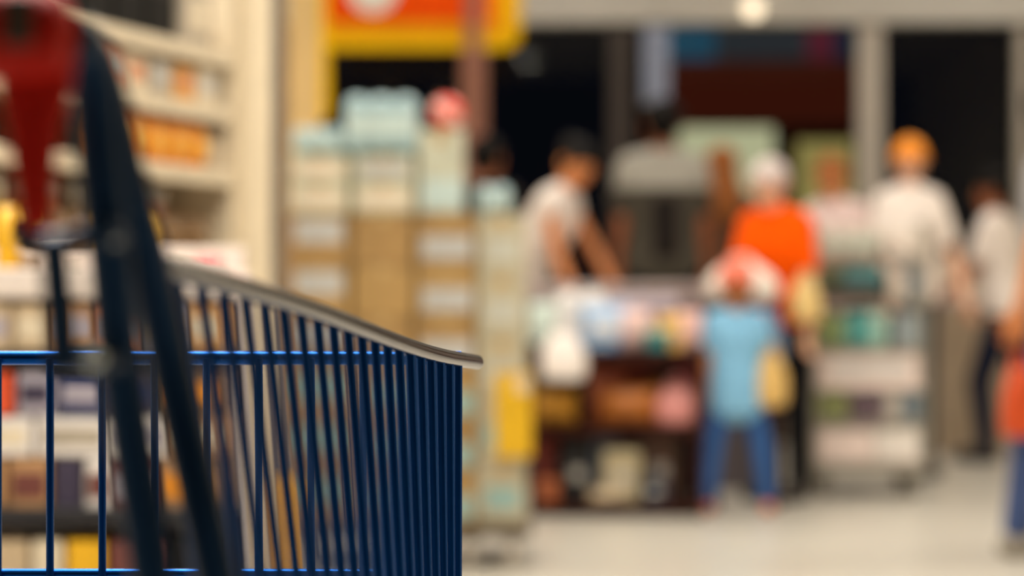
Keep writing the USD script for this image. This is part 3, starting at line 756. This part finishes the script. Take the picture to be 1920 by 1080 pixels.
def person(label, loc, rz, H, skin, shirt, trousers, shoes, hair, lean=0.0, head_yaw=0.0, head_pitch=0.0, arms=None, legs=None, sleeve=0.55,
           leg_len=1.0, hair_style='short', build=.86, head_k=1.0, hat=None, collar=None, hem=0.90, paler_top=None, back_patch=None, group=None):
    """Facing +y. One continuous body mesh; shirt, trousers, shoes, hair and eyes are its children's clothes."""
    k = H / 1.75
    t = thing('person', label, 'person', loc, rz, group)
    arms = arms or {'L': ((-.12, .05, -1), (-.05, .2, -1)), 'R': ((.12, .05, -1), (.05, .2, -1))}
    legs = legs or {'L': ((-.02, .02, -1), (0, -.03, -1)), 'R': ((.02, .02, -1), (0, -.03, -1))}
    la = math.radians(lean)
    def U(p):                                   # bend at the hips
        x, y, z = p
        z0 = 0.96
        dy, dz = y, z - z0
        return np.array([x, dy * math.cos(la) + dz * math.sin(la), z0 + dz * math.cos(la) - dy * math.sin(la)])
    hy, hp = math.radians(head_yaw), math.radians(head_pitch)
    neck0 = np.array([0, -0.01, 1.50])
    def Hd(p):                                  # turn and nod the head on the neck
        q = (np.array(p, float) - np.array([0, 0, 1.53])) * head_k
        q = np.array([q[0], q[1] * math.cos(hp) + q[2] * math.sin(hp), q[2] * math.cos(hp) - q[1] * math.sin(hp)])
        q = np.array([q[0] * math.cos(hy) - q[1] * math.sin(hy), q[0] * math.sin(hy) + q[1] * math.cos(hy), q[2]])
        return U(q + np.array([0, 0, 1.53]))
    b = build
    bones, sh, tr_ = [], [], []
    pelv = [(-.085 * b, 0, .95), (.085 * b, 0, .95)]
    waist = [(-.07 * b, 0, 1.10), (.07 * b, 0, 1.10)]
    chest = [(-.095 * b, .005, 1.32), (.095 * b, .005, 1.32)]
    shol = [(-.165 * b, -.005, 1.435), (.165 * b, -.005, 1.435)]
    def torso(e):
        P = [S(.105 * b + e, U(q)) for q in pelv]; W = [S(.092 * b + e, U(q)) for q in waist]
        C = [S(.108 * b + e, U(q)) for q in chest]; H_ = [S(.055 * b + e, U(q)) for q in shol]
        N = [S(.058 + e * .5, U((0, -.005, 1.475)))]
        return [Manifold.batch_hull(P + W), Manifold.batch_hull(W + C), Manifold.batch_hull(C + H_ + N)]
    bones += torso(0.0)
    bones.append(bone(U((0, -.008, 1.46)), .056, Hd((0, -.002, 1.575)), .050 * head_k))
    # head: skull, face, jaw
    head = Manifold.batch_hull([S(.083 * head_k, Hd((0, -.022, 1.665))), S(.076 * head_k, Hd((0, .018, 1.655))), S(.055 * head_k, Hd((0, .035, 1.605))), S(.034 * head_k, Hd((0, .058, 1.565))), S(.05 * head_k, Hd((0, -.03, 1.60)))])
    bones.append(head)
    hands = []
    skel = {}
    for sd, sx in (('L', -1), ('R', 1)):
        ud, fd = unit(arms[sd][0]), unit(arms[sd][1])
        s0 = U((sx * .175 * b, -.005, 1.425))
        e0 = s0 + ud * .29
        w0 = e0 + fd * .25
        skel[sd] = (s0, e0, w0, fd)
        bones += [bone(s0, .050 * b, e0, .038 * b), bone(e0, .039 * b, w0, .026)]
        # hand: palm, four bent fingers, thumb
        side_ = np.cross(fd, (sx, 0, 0)) if abs(fd[0]) < 0.9 else np.array([0, 1.0, 0])
        side_ = unit(side_); nrm = unit(np.cross(side_, fd)) * sx
        pc = w0 + fd * .085
        hands.append(Manifold.batch_hull([S(.017, w0 + side_ * .012), S(.017, w0 - side_ * .012), S(.013, pc + side_ * .032), S(.013, pc - side_ * .032)]))
        for i, L_ in enumerate((.066, .078, .074, .058)):
            r0 = pc + side_ * (.031 - .0205 * i) - fd * .006
            m_ = r0 + (fd * .92 - nrm * .25) * L_ * .52
            e_ = m_ + (fd * .72 - nrm * .68) * L_ * .5
            hands += [bone(r0, .0095, m_, .0088), bone(m_, .0088, e_, .0075)]
        tb0 = w0 + fd * .03 + side_ * .022
        tb1 = tb0 + unit(fd * .65 + side_ * .7 - nrm * .25) * .042
        hands += [bone(tb0, .013, tb1, .0105), bone(tb1, .0105, tb1 + unit(fd * .9 + side_ * .15 - nrm * .4) * .03, .0085)]
    feet = {}
    for sd, sx in (('L', -1), ('R', 1)):
        td, sd_ = unit(legs[sd][0]), unit(legs[sd][1])
        h0 = np.array([sx * .09 * b, 0, .92]); k0 = h0 + td * .43; a0 = k0 + sd_ * .405
        feet[sd] = (h0, k0, a0)
    drop = min(feet[s_][2][2] for s_ in 'LR') - 0.085       # stand on the lower foot
    for sd, sx in (('L', -1), ('R', 1)):
        h0, k0, a0 = feet[sd]
        toe = a0 + np.array([sx * .02, .155, -.045]); heel = a0 + np.array([0, -.035, -.045])
        bones += [bone(h0, .085 * b, k0, .056 * b), bone(k0, .055 * b, a0, .036), Manifold.batch_hull([S(.036, a0), S(.030, heel), S(.026, toe), S(.032, a0 + np.array([0, .07, -.035]))])]
    def lower(m):
        return moved(m, 0, 0, -drop)
    def put(nm, m, mat, parent, **kw):
        q = lower(m)
        q.apply_scale(k)
        return part(nm, q, mat, parent, smooth=kw.pop('smooth', True), **kw)
    body = back(finish(Manifold.batch_boolean(bones, m3.OpType.Add)))
    nose = Manifold.batch_hull([S(.008 * head_k, Hd((0, .088, 1.645))), S(.014 * head_k, Hd((0, .098, 1.612))), S(.012 * head_k, Hd((-.012, .085, 1.608))), S(.012 * head_k, Hd((.012, .085, 1.608)))])
    ears = [Manifold.batch_hull([S(.010 * head_k, Hd((sx * .083, -.012, 1.655))), S(.012 * head_k, Hd((sx * .086, -.022, 1.63))), S(.008 * head_k, Hd((sx * .08, -.012, 1.605)))]) for sx in (-1, 1)]
    body = Manifold.batch_boolean([body, nose] + ears + hands, m3.OpType.Add)
    put('body', body, skin, t, smooth=50)
    put('eye', Manifold.batch_hull([S(.010 * head_k, Hd((-.032, .082, 1.648)), 10)]), eye_m, t)
    put('eye', Manifold.batch_hull([S(.010 * head_k, Hd((.032, .082, 1.648)), 10)]), eye_m, t)
    put('mouth', Manifold.batch_hull([S(.006 * head_k, Hd((-.02, .085, 1.577)), 10), S(.008 * head_k, Hd((0, .090, 1.577)), 10), S(.006 * head_k, Hd((.02, .085, 1.577)), 10)]), lip_m, t)
    # shirt
    e = .016
    sb = torso(e)
    P = [S(.108 * b + e, U((q[0], q[1], hem + .06))) for q in pelv]
    sb.append(Manifold.batch_hull(P + [S(.1 * b + e, U(q)) for q in waist]))
    for sd in 'LR':
        s0, e0, w0, fd = skel[sd]
        if sleeve <= 1:
            sb.append(bone(s0, .054 * b + e, s0 + (e0 - s0) * max(sleeve, .12), .048 * b + e))
        else:
            sb += [bone(s0, .054 * b + e, e0, .042 * b + e), bone(e0, .042 * b + e, e0 + (w0 - e0) * (sleeve - 1), .03 + e * .8)]
    st = Manifold.batch_boolean(sb, m3.OpType.Add)
    shirt_p = put('shirt', finish(st, .026, 6), shirt, t)
    if paler_top is not None:  # upper part of the shirt drawn again in a paler colour
        sel = back(finish(st, .026, 6)).trim_by_plane((0, math.sin(la), math.cos(la)), float(np.dot(U((0, 0, 1.33)), (0, math.sin(la), math.cos(la)))))
        g = tri(sel); c0 = g.vertices.mean(0)
        g.vertices = c0 + (g.vertices - c0) * np.array([1.02, 1.035, 1.03])
        put('paler_top', g, paler_top, shirt_p, label='paler shoulders')
    if back_patch is not None:
        q = [U((sx * .04, -.115, z)) for sx in (-1, 1) for z in (1.02, 1.27)]
        put('back_panel', Manifold.batch_hull([S(.022, v) for v in q]), back_patch, shirt_p, label='dark strip down the back')
    if collar is not None:
        put('collar', tube([tuple(U((.066 * math.cos(a), .062 * math.sin(a) - .002, 1.486))) for a in np.linspace(0, 2 * math.pi, 20)], .012, 8), collar, shirt_p)
    # trousers
    tb = []
    for sd in 'LR':
        h0, k0, a0 = feet[sd]
        tb.append(bone(h0, .092 * b + .012, k0, .062 * b + .014))
        if leg_len > .55:
            f = min(1.0, (leg_len - .5) / .5)
            tb.append(bone(k0, .062 * b + .014, k0 + (a0 - k0) * f * .94, .044 + .014))
    tb.append(Manifold.batch_hull([S(.104 * b + .014, q) for q in pelv] + [S(.095 * b + .012, (q[0], q[1], 1.02)) for q in pelv]))
    put('trousers', finish(Manifold.batch_boolean(tb, m3.OpType.Add), .03, 6), trousers, t)
    for sd, sx in (('L', -1), ('R', 1)):
        a0 = feet[sd][2]
        toe = a0 + np.array([sx * .02, .165, -.045]); heel = a0 + np.array([0, -.04, -.045])
        s_ = Manifold.batch_hull([S(.044, a0 + np.array([0, 0, -.01])), S(.038, heel), S(.034, toe), S(.04, a0 + np.array([sx * .006, .08, -.035]))])
        cut = float(a0[2] - .085)
        s_ = s_.trim_by_plane((0, 0, 1), cut) if cut > -9 else s_
        put('shoe', s_, shoes, t, smooth=50)
    # hair
    if hair is not None:
        cap = Manifold.batch_hull([S(.096 * head_k, Hd((0, -.026, 1.675)), 20), S(.086 * head_k, Hd((0, .012, 1.675)), 20), S(.07 * head_k, Hd((0, -.05, 1.62)), 16)])
        n_ = Hd((0, -.62, 1.53 + .78)) - Hd((0, 0, 1.53)); n_ = n_ / np.linalg.norm(n_)
        cap = cap.trim_by_plane(tuple(n_), float(np.dot(n_, Hd((0, .058, 1.685)))) - .016 * head_k)
        if hair_style == 'long':
            cap = cap + Manifold.batch_hull([S(.075, Hd((0, -.045, 1.66))), S(.075, U((-.04, -.075, 1.47))), S(.075, U((.04, -.075, 1.47))), S(.06, U((0, -.10, 1.36)))])
        if hair_style == 'bun':
            cap = cap + Manifold.batch_hull([S(.05, Hd((0, -.12, 1.70))), S(.04, Hd((0, -.135, 1.69)))])
        put('hair', finish(cap, .02, 3), hair, t)
    if hat is not None:
        hm, style = hat
        cap = Manifold.batch_hull([S(.103 * head_k, Hd((0, -.02, 1.69)), 20), S(.094 * head_k, Hd((0, .016, 1.69)), 20), S(.098 * head_k, Hd((0, -.005, 1.71)), 20)])
        n_ = unit(Hd((0, -.12, 1.53 + 1)) - Hd((0, 0, 1.53)))
        cap = cap.trim_by_plane(tuple(n_), float(np.dot(n_, Hd((0, 0, 1.675)))))
        hp_ = put('cap', cap, hm, t, smooth=60)
        pts = [tuple(Hd((.103 * math.cos(a), .112 * math.sin(a) - .003, 1.678 + .010 * math.sin(a)))) for a in np.linspace(0, 2 * math.pi, 24)]
        put('cap_band', tube(pts, .011, 8), hm, hp_)
    return t

down = {'L': ((-.14, .03, -1), (-.04, .15, -1)), 'R': ((.14, .03, -1), (.04, .15, -1))}
lean_arms = {'L': ((-.10, .55, -1), (0, .55, -1)), 'R': ((.10, .25, -1), (.02, .45, -1))}
fold = {'L': ((-.2, .1, -1), (.35, 1, -.15)), 'R': ((.2, .1, -1), (-.35, 1, -.15))}
walk = {'L': ((-.02, .35, -1), (0, -.10, -1)), 'R': ((.02, -.15, -1), (0, -.55, -1))}
white_sh = M('shirt_white', (238, 226, 218), 0.75, vary=0.03, bump=0.1)
pinkwhite = M('shirt_pinkish_white', (232, 206, 202), 0.75, vary=0.03, bump=0.1)
grey_sh = M('shirt_grey', (76, 71, 62), 0.85, vary=0.06, bump=0.1, spec=0.1)
grey_lt = M('shirt_pale_grey', (160, 156, 146), 0.8, vary=0.05)
orange_sh = M('shirt_orange', (252, 92, 4), 0.8, spec=0.05, vary=0.04, bump=0.1)
dark_sh = M('shirt_dark', (34, 28, 26), 0.75, spec=0.12)
brown_sh = M('shirt_brown', (96, 58, 32), 0.75)
jeans = M('jeans_blue', (52, 72, 118), 0.8, vary=0.12, scale=30)
dkjeans = M('trousers_navy', (24, 30, 50), 0.8, vary=0.1, spec=0.12)
black_tr = M('trousers_black', (18, 18, 22), 0.8, spec=0.12)
pbl = M('shirt_light_blue', (128, 188, 226), 0.7, vary=0.05, bump=0.1)

def at(pxc, d):
    return (X(pxc, d), d, 0)
person('person in a white sleeveless top leaning over the checkout counter, dark hair', at(975, 11.9), -112, 1.70, skin_tan, white_sh, dkjeans, shoe_dark, hair_dark, lean=27, arms=lean_arms, sleeve=.12, hair_style='bun', head_yaw=-30, head_pitch=4)
person('person in dark clothes with dark hair standing behind the carton stack', at(915, 12.6), -30, 1.70, skin_brown, dark_sh, black_tr, shoe_dark, hair_dark, arms=down, sleeve=.6)
person('person seen from behind in a grey shirt with paler shoulders and black hair', at(1242, 12.75), 4, 1.90, skin_brown, grey_sh, black_tr, shoe_dark, hair_dark, arms=down, sleeve=.62, paler_top=grey_lt, back_patch=dark_sh, build=.92)
person('person with long brown hair in brown clothes in front of the pale lit board', at(1352, 13.5), 8, 1.70, skin_tan, brown_sh, black_tr, shoe_dark, hair_brown, arms=down, sleeve=1.6, hair_style='long')
person('person in a bright orange shirt with pale grey hair and dark trousers', at(1470, 10.46), 140, 1.47, skin_pale, orange_sh, black_tr, shoe_dark, hair_grey, lean=10, head_pitch=12, arms={'L': ((-.16, .02, -1), (-.05, .12, -1)), 'R': ((.05, .35, -1), (-.1, .5, -1))}, sleeve=.7, build=.9, collar=orange_sh, hem=1.0)
person('person in a pinkish white shirt standing behind the goods trolley', at(1584, 12.5), 140, 1.60, skin_tan, pinkwhite, dkjeans, shoe_dark, hair_brown, lean=12, head_yaw=20, arms=fold, sleeve=.6, build=.9)
person('person in an orange knitted cap and white shirt', at(1706, 11.75), 185, 1.64, skin_pale, white_sh, dkjeans, shoe_dark, hair_grey, arms={'L': ((-.35, .1, -1), (-.1, .5, -1)), 'R': ((.15, .2, -1), (0, .6, -.8))}, sleeve=.7, hat=(M('cap_orange', (255, 150, 20), 0.6, vary=0.1, scale=40, bump=0.3), 'knit'), build=.76, head_k=.84)
person('person in a white short-sleeved shirt and navy trousers walking on the right', at(1890, 12.75), 62, 1.56, skin_brown, white_sh, dkjeans, shoe_dark, hair_dark, lean=8, arms={'L': ((-.15, .35, -1), (0, .8, -.6)), 'R': ((.15, -.25, -1), (0, .1, -1))}, legs=walk, sleeve=.62, build=.96)
person('person in blue jeans cut off by the right edge of the picture', at(1984, 8.35), -84, 1.66, skin_tan, M('shirt_grey_blue', (150, 150, 156), .75), jeans, M('shoe_grey', (150, 142, 130), .5), hair_dark, arms={'L': ((-.12, .35, -1), (0, .6, -1)), 'R': ((.12, -.5, -1), (0, -.25, -1))}, legs={'L': ((-.02, .32, -1), (0, .10, -1)), 'R': ((.02, -.30, -1), (0, -.14, -1))}, sleeve=.5)
person('small child in a light blue shirt and salmon cap beside the promotional rack', at(1380, 9.86), 4, 0.97, skin_tan, pbl, M('jeans_bright_blue', (44, 92, 156), .8, vary=.1), M('shoe_orange', (222, 120, 66), .5), hair_brown, arms={'L': ((-.12, .05, -1), (-.05, .2, -1)), 'R': ((.25, .05, -1), (.1, .2, -1))}, legs={'L': ((-.20, .02, -1), (-.10, -.03, -1)), 'R': ((.24, .02, -1), (.10, -.03, -1))}, sleeve=.6, head_k=1.30, hat=(M('cap_salmon', (232, 118, 92), .6), 'cap'), build=1.0, hem=.74)

# things they carry
shopping_bag('carrier_bag', 'grey blue carrier bag hanging at the edge of the small dark table', 'bag', (X(1440, 10.03), 10.03, 0.60), 0, 0.13, 0.08, 0.22, col_m('grey_blue_bag', (112, 130, 160)))
shopping_bag('carrier_bag', 'tan carrier bag hanging from the small child\'s right hand', 'bag', (X(1446, 9.84), 9.84, 0.44), 0, 0.13, 0.09, 0.21, col_m('tan_bag', (222, 182, 108)))
shopping_bag('carrier_bag', 'small pale yellow bag held by the person in orange', 'bag', (X(1510, 10.24), 10.24, 0.78), 0, 0.13, 0.09, 0.18, col_m('pale_yellow_bag', (236, 202, 132)))
shopping_bag('carrier_bag', 'red-orange carrier bag at the right edge of the picture', 'bag', (X(1912, 8.12), 8.12, 0.42), 0, 0.13, 0.10, 0.24, col_m('red_orange_bag', (210, 76, 22)))

# ================================================================== goods trolley (roll cage) on the right
QD = 10.6
qx0, qx1 = X(1528, QD), X(1738, QD)
qw = (qx1 - qx0) / 2
rc = thing('roll_cage', 'pale steel roll cage trolley with loaded shelves', 'trolley', ((qx0 + qx1) / 2, QD, 0), 0)
cagem = M('cage_steel', (176, 172, 160), 0.35, 0.6)
for sx in (-qw, qw):
    for y in (0.02, 0.43):
        part('post', tube([(sx, y, 0.14), (sx, y, 0.7), (sx, y, 1.20)], 0.011, 10), cagem, rc)
    part('side_frame', tube([(sx, 0.02, 1.20), (sx, 0.225, 1.21), (sx, 0.43, 1.20)], 0.011, 10), cagem, rc)
    for i in range(5):
        y = 0.09 + 0.068 * i
        part('side_bar', tube([(sx, y, 0.16), (sx, y, 0.7), (sx, y, 1.20)], 0.004, 8), cagem, rc)
QL = [0.165, 0.315, 0.56, 0.80, 1.03]
whs = M('cage_shelf_white', (238, 224, 214), 0.45, vary=0.03)
qz = [Z(862, QD), Z(790, QD), Z(722, QD), Z(652, QD), Z(562, QD), Z(487, QD)]
for i, z in enumerate(qz):
    bb = part('shelf_board', slab(-qw + 0.012, qw - 0.012, 0.0, 0.44, z - 0.02, z), cagem if i not in (0, 2) else whs, rc)
part('base', slab(-qw, qw, 0.0, 0.45, 0.10, 0.16), M('cage_base', (150, 144, 130), 0.5), rc)
part('back_bar', tube([(-qw, 0.43, 0.9), (0, 0.43, 0.9), (qw, 0.43, 0.9)], 0.009, 8), cagem, rc)
for sx in (-qw + 0.05, qw - 0.05):
    for y in (0.07, 0.38):
        part('castor_wheel', moved(cyl(0.05, 0.03, z=-0.015), sx, y, 0.0505, ry=90), M('castor_grey', (130, 124, 112), .5), rc)
def qbox(name, label, p0, p1, base, hpx, m, lab=None, kind='box', dep=0.3, nx=3):
    y = QD + 0.02 + dep / 2
    w = X(p1, QD) - X(p0, QD) - 0.004
    h = hpx * QD / FPX
    xx = (X(p0, QD) + X(p1, QD)) / 2
    if kind == 'box':
        carton(name, label, 'box', (xx, y, base + 0.001), 0, w, dep, h, m, lab, (0, 0.5, 0.8, 0.45), 'goods on the roll cage', tape=False)
    elif kind == 'pack':
        wrapped_pack(name, label, 'pack', (xx, y, base + 0.001), 0, w, dep, h, m, lab, 'goods on the roll cage', nx=nx)
    elif kind == 'tub':
        tub(name, label, 'tub', (xx, QD + 0.08, base + 0.001), w / 2, h, m, lab, 'goods on the roll cage')
qbox('white_box', 'long white box at the left of the lowest roll cage board', 1538, 1640, qz[0], 58, M('pinkish_white_card', (242, 222, 214), .5), None)
qbox('white_box', 'white box at the right of the lowest roll cage board', 1642, 1727, qz[0], 60, M('white_card', (240, 232, 224), .5), None)
qbox('product_box', 'olive green flat box on the second roll cage board', 1539, 1592, qz[1], 56, col_m('olive_green_card', (134, 140, 88)), None)
qbox('product_box', 'mauve box on the second roll cage board', 1596, 1656, qz[1], 56, col_m('mauve_card', (138, 112, 122)), col_m('dark_mauve', (60, 50, 60)))
qbox('product_box', 'pale grey box on the second roll cage board', 1660, 1694, qz[1], 56, col_m('pale_grey_card', (190, 182, 172)), None)
qbox('product_box', 'grey blue box at the right of the second roll cage board', 1697, 1727, qz[1], 56, col_m('slate_card', (110, 128, 140)), None)
qbox('white_box', 'wide pale box filling the third roll cage board', 1538, 1727, qz[2] + 0.0, 60, M('pinkish_white_card', (242, 222, 214), .5), paper)
qbox('produce_pack', 'green pack at the left of the fourth roll cage board', 1539, 1584, qz[3], 62, col_m('leaf_green_film', (140, 162, 108)), None, 'pack', nx=2)
qbox('tub', 'pale teal tub next to the green pack on the roll cage', 1578, 1618, qz[3], 52, col_m('pale_teal_tub', (140, 190, 176)), col_m('pale_teal_lid', (168, 206, 190)), 'tub')
qbox('produce_pack', 'teal pack in the middle of the fourth roll cage board', 1590, 1640, qz[3], 66, col_m('teal_film', (88, 168, 164)), None, 'pack', nx=2)
qbox('tub', 'pale mint round tub right of the teal pack on the roll cage', 1620, 1674, qz[3], 66, col_m('pale_mint_tub', (166, 204, 190)), col_m('mint_lid', (190, 214, 200)), 'tub')
qbox('product_box', 'blue grey box at the right of the fourth roll cage board', 1680, 1727, qz[3], 64, col_m('blue_grey_card', (150, 162, 166)), None)
qbox('dark_crate', 'low dark crate on the fifth roll cage board', 1539, 1662, qz[4], 26, col_m('dark_crate_plastic', (40, 36, 30)), None)
qbox('produce_pack', 'dark green pack on top of the low dark crate', 1539, 1580, qz[4] + 27 * QD / FPX, 34, col_m('dark_green_film', (84, 108, 72)), None, 'pack', nx=2)
qbox('produce_pack', 'deep teal pack on top of the low dark crate', 1584, 1660, qz[4] + 27 * QD / FPX, 38, col_m('deep_teal_film', (84, 150, 156)), None, 'pack', nx=3)
qbox('product_box', 'cream box at the right of the fifth roll cage board', 1668, 1702, qz[4], 52, col_m('cream_box_card', (214, 202, 188)), None)
qbox('product_box', 'slate blue box at the right end of the fifth roll cage board', 1704, 1727, qz[4], 62, col_m('slate_blue_card', (124, 138, 146)), None)
qbox('white_pack', 'pale grey wrapped pack on the top roll cage board', 1539, 1650, qz[5], 60, M('pale_film', (206, 198, 184), .4), col_m('pale_mint_band', (180, 196, 184)), 'pack', nx=4)
qbox('white_pack', 'bright white bundle at the right of the top roll cage board', 1660, 1727, qz[5], 66, M('bright_film', (236, 226, 216), .4), None, 'pack', nx=2)

# second checkout far right
C2 = 13.5
c2 = thing('checkout_counter', 'beige checkout screen and counter at the far right behind the walkers', 'checkout counter', ((X(1745, C2) + X(1990, C2)) / 2, C2, 0), 0)
w2 = (X(1990, C2) - X(1745, C2)) / 2
part('body', slab(-w2, w2, 0, 0.5, 0, 0.82), M('counter_beige', (176, 158, 136), 0.5), c2)
part('worktop', slab(-w2 - .02, w2 + .02, -0.02, 0.52, 0.82, 0.85), top_m, c2)
part('screen_panel', slab(-w2, w2, 0.44, 0.47, 0.85, 1.10), M('screen_beige', (190, 176, 158), 0.5), c2)

# banner on the glass, spot lamp on the header
bn = thing('window_banner', 'narrow grey blue banner hanging inside the shop window', 'banner', (X(1230, 14.3), 14.3, Z(190, 14.3)), 0)
bw = X(1254, 14.3) - X(1230, 14.3)
part('cloth', slab(-bw, bw, 0, 0.006, 0, Z(48, 14.3) - Z(190, 14.3), 0.002), M('banner_blue_grey', (128, 136, 158), .6), bn)
part('batten', slab(-bw - .01, bw + .01, -0.006, 0.012, -0.012, 0.0), alu, bn)
part('cord', tube([(0, .003, Z(48, 14.3) - Z(190, 14.3)), (0, .003, 1.0), (0, .003, HZ - Z(190, 14.3) + .3), (0, .07, HZ - Z(190, 14.3) + .32), (0, .10, HZ - Z(190, 14.3) + .32)], .003, 6), zinc, bn)
sp = thing('spot_lamp', 'small round lit lamp fixed to the beige header wall', 'lamp', (X(1412, 14.33), 14.33, Z(16, 14.33)), 0)
part('globe', moved(trimesh.creation.icosphere(3, 0.055), 0, 0, 0), EM('lamp_glow', (255, 232, 196), 2.0), sp)
part('bracket', tube([(0, 0.04, 0), (0, 0.055, 0), (0, 0.072, 0)], 0.03, 14), alu, sp)

# outside in the night: pavement and a lit kiosk across it
struct('pavement', slab(-8, 12, WIN_Y + 0.1, 26, -0.16, -0.10), M('pavement_dark', (60, 58, 56), 0.8), 'dark pavement outside')
KD = 18.0
kx0, kx1 = X(1215, KD), X(1618, KD)
kc = (kx0 + kx1) / 2
ki = thing('kiosk', 'dim red brown kiosk with lit pale windows outside in the night', 'kiosk', (kc, KD, -0.10), 0)
kw = (kx1 - kx0) / 2
def kz(py):
    return Z(py, KD) + 0.10
part('wall', slab(-kw, kw, 0.0, 2.0, 0, kz(10)), M('kiosk_brown', (96, 40, 26), 0.7), ki)
def kp(name, p0, p1, py0, py1, m, dep=0.03, **kw_):
    return part(name, slab(X(p0, KD) - kc, X(p1, KD) - kc, -dep, 0.0, kz(py1), kz(py0), 0.004), m, ki, **kw_)
kp('facade_board', 1250, 1605, 116, 232, EM('kiosk_dim_red', (62, 22, 12), 0.8), 0.05, label='dim lit red brown board')
kp('sign_strip', 1250, 1340, 44, 112, EM('kiosk_dim_teal', (24, 70, 92), 0.9), 0.08, label='dim teal sign')
kp('sign_strip', 1344, 1510, 44, 112, EM('kiosk_dim_slate', (40, 46, 52), 0.8), 0.08)
kp('sign_strip', 1514, 1560, 44, 112, EM('kiosk_dim_crimson', (92, 28, 46), 0.8), 0.08, label='dim crimson sign')
kp('sign_strip', 1564, 1605, 44, 112, EM('kiosk_dim_blue', (14, 34, 54), 0.8), 0.08)
fr = kp('window_frame', 1262, 1458, 232, 420, M('kiosk_frame', (70, 64, 48), .6), 0.02)
part('lit_pane', slab(X(1270, KD) - kc, X(1450, KD) - kc, -0.035, -0.012, kz(412), kz(240), .003), EM('kiosk_window_glow', (190, 188, 148), 1.0), fr)
fr = kp('window_frame', 1486, 1606, 258, 420, M('kiosk_frame', (70, 64, 48), .6), 0.02)
part('lit_pane', slab(X(1494, KD) - kc, X(1598, KD) - kc, -0.035, -0.012, kz(412), kz(266), .003), EM('kiosk_window_glow_yellow', (150, 136, 78), 1.0), fr)
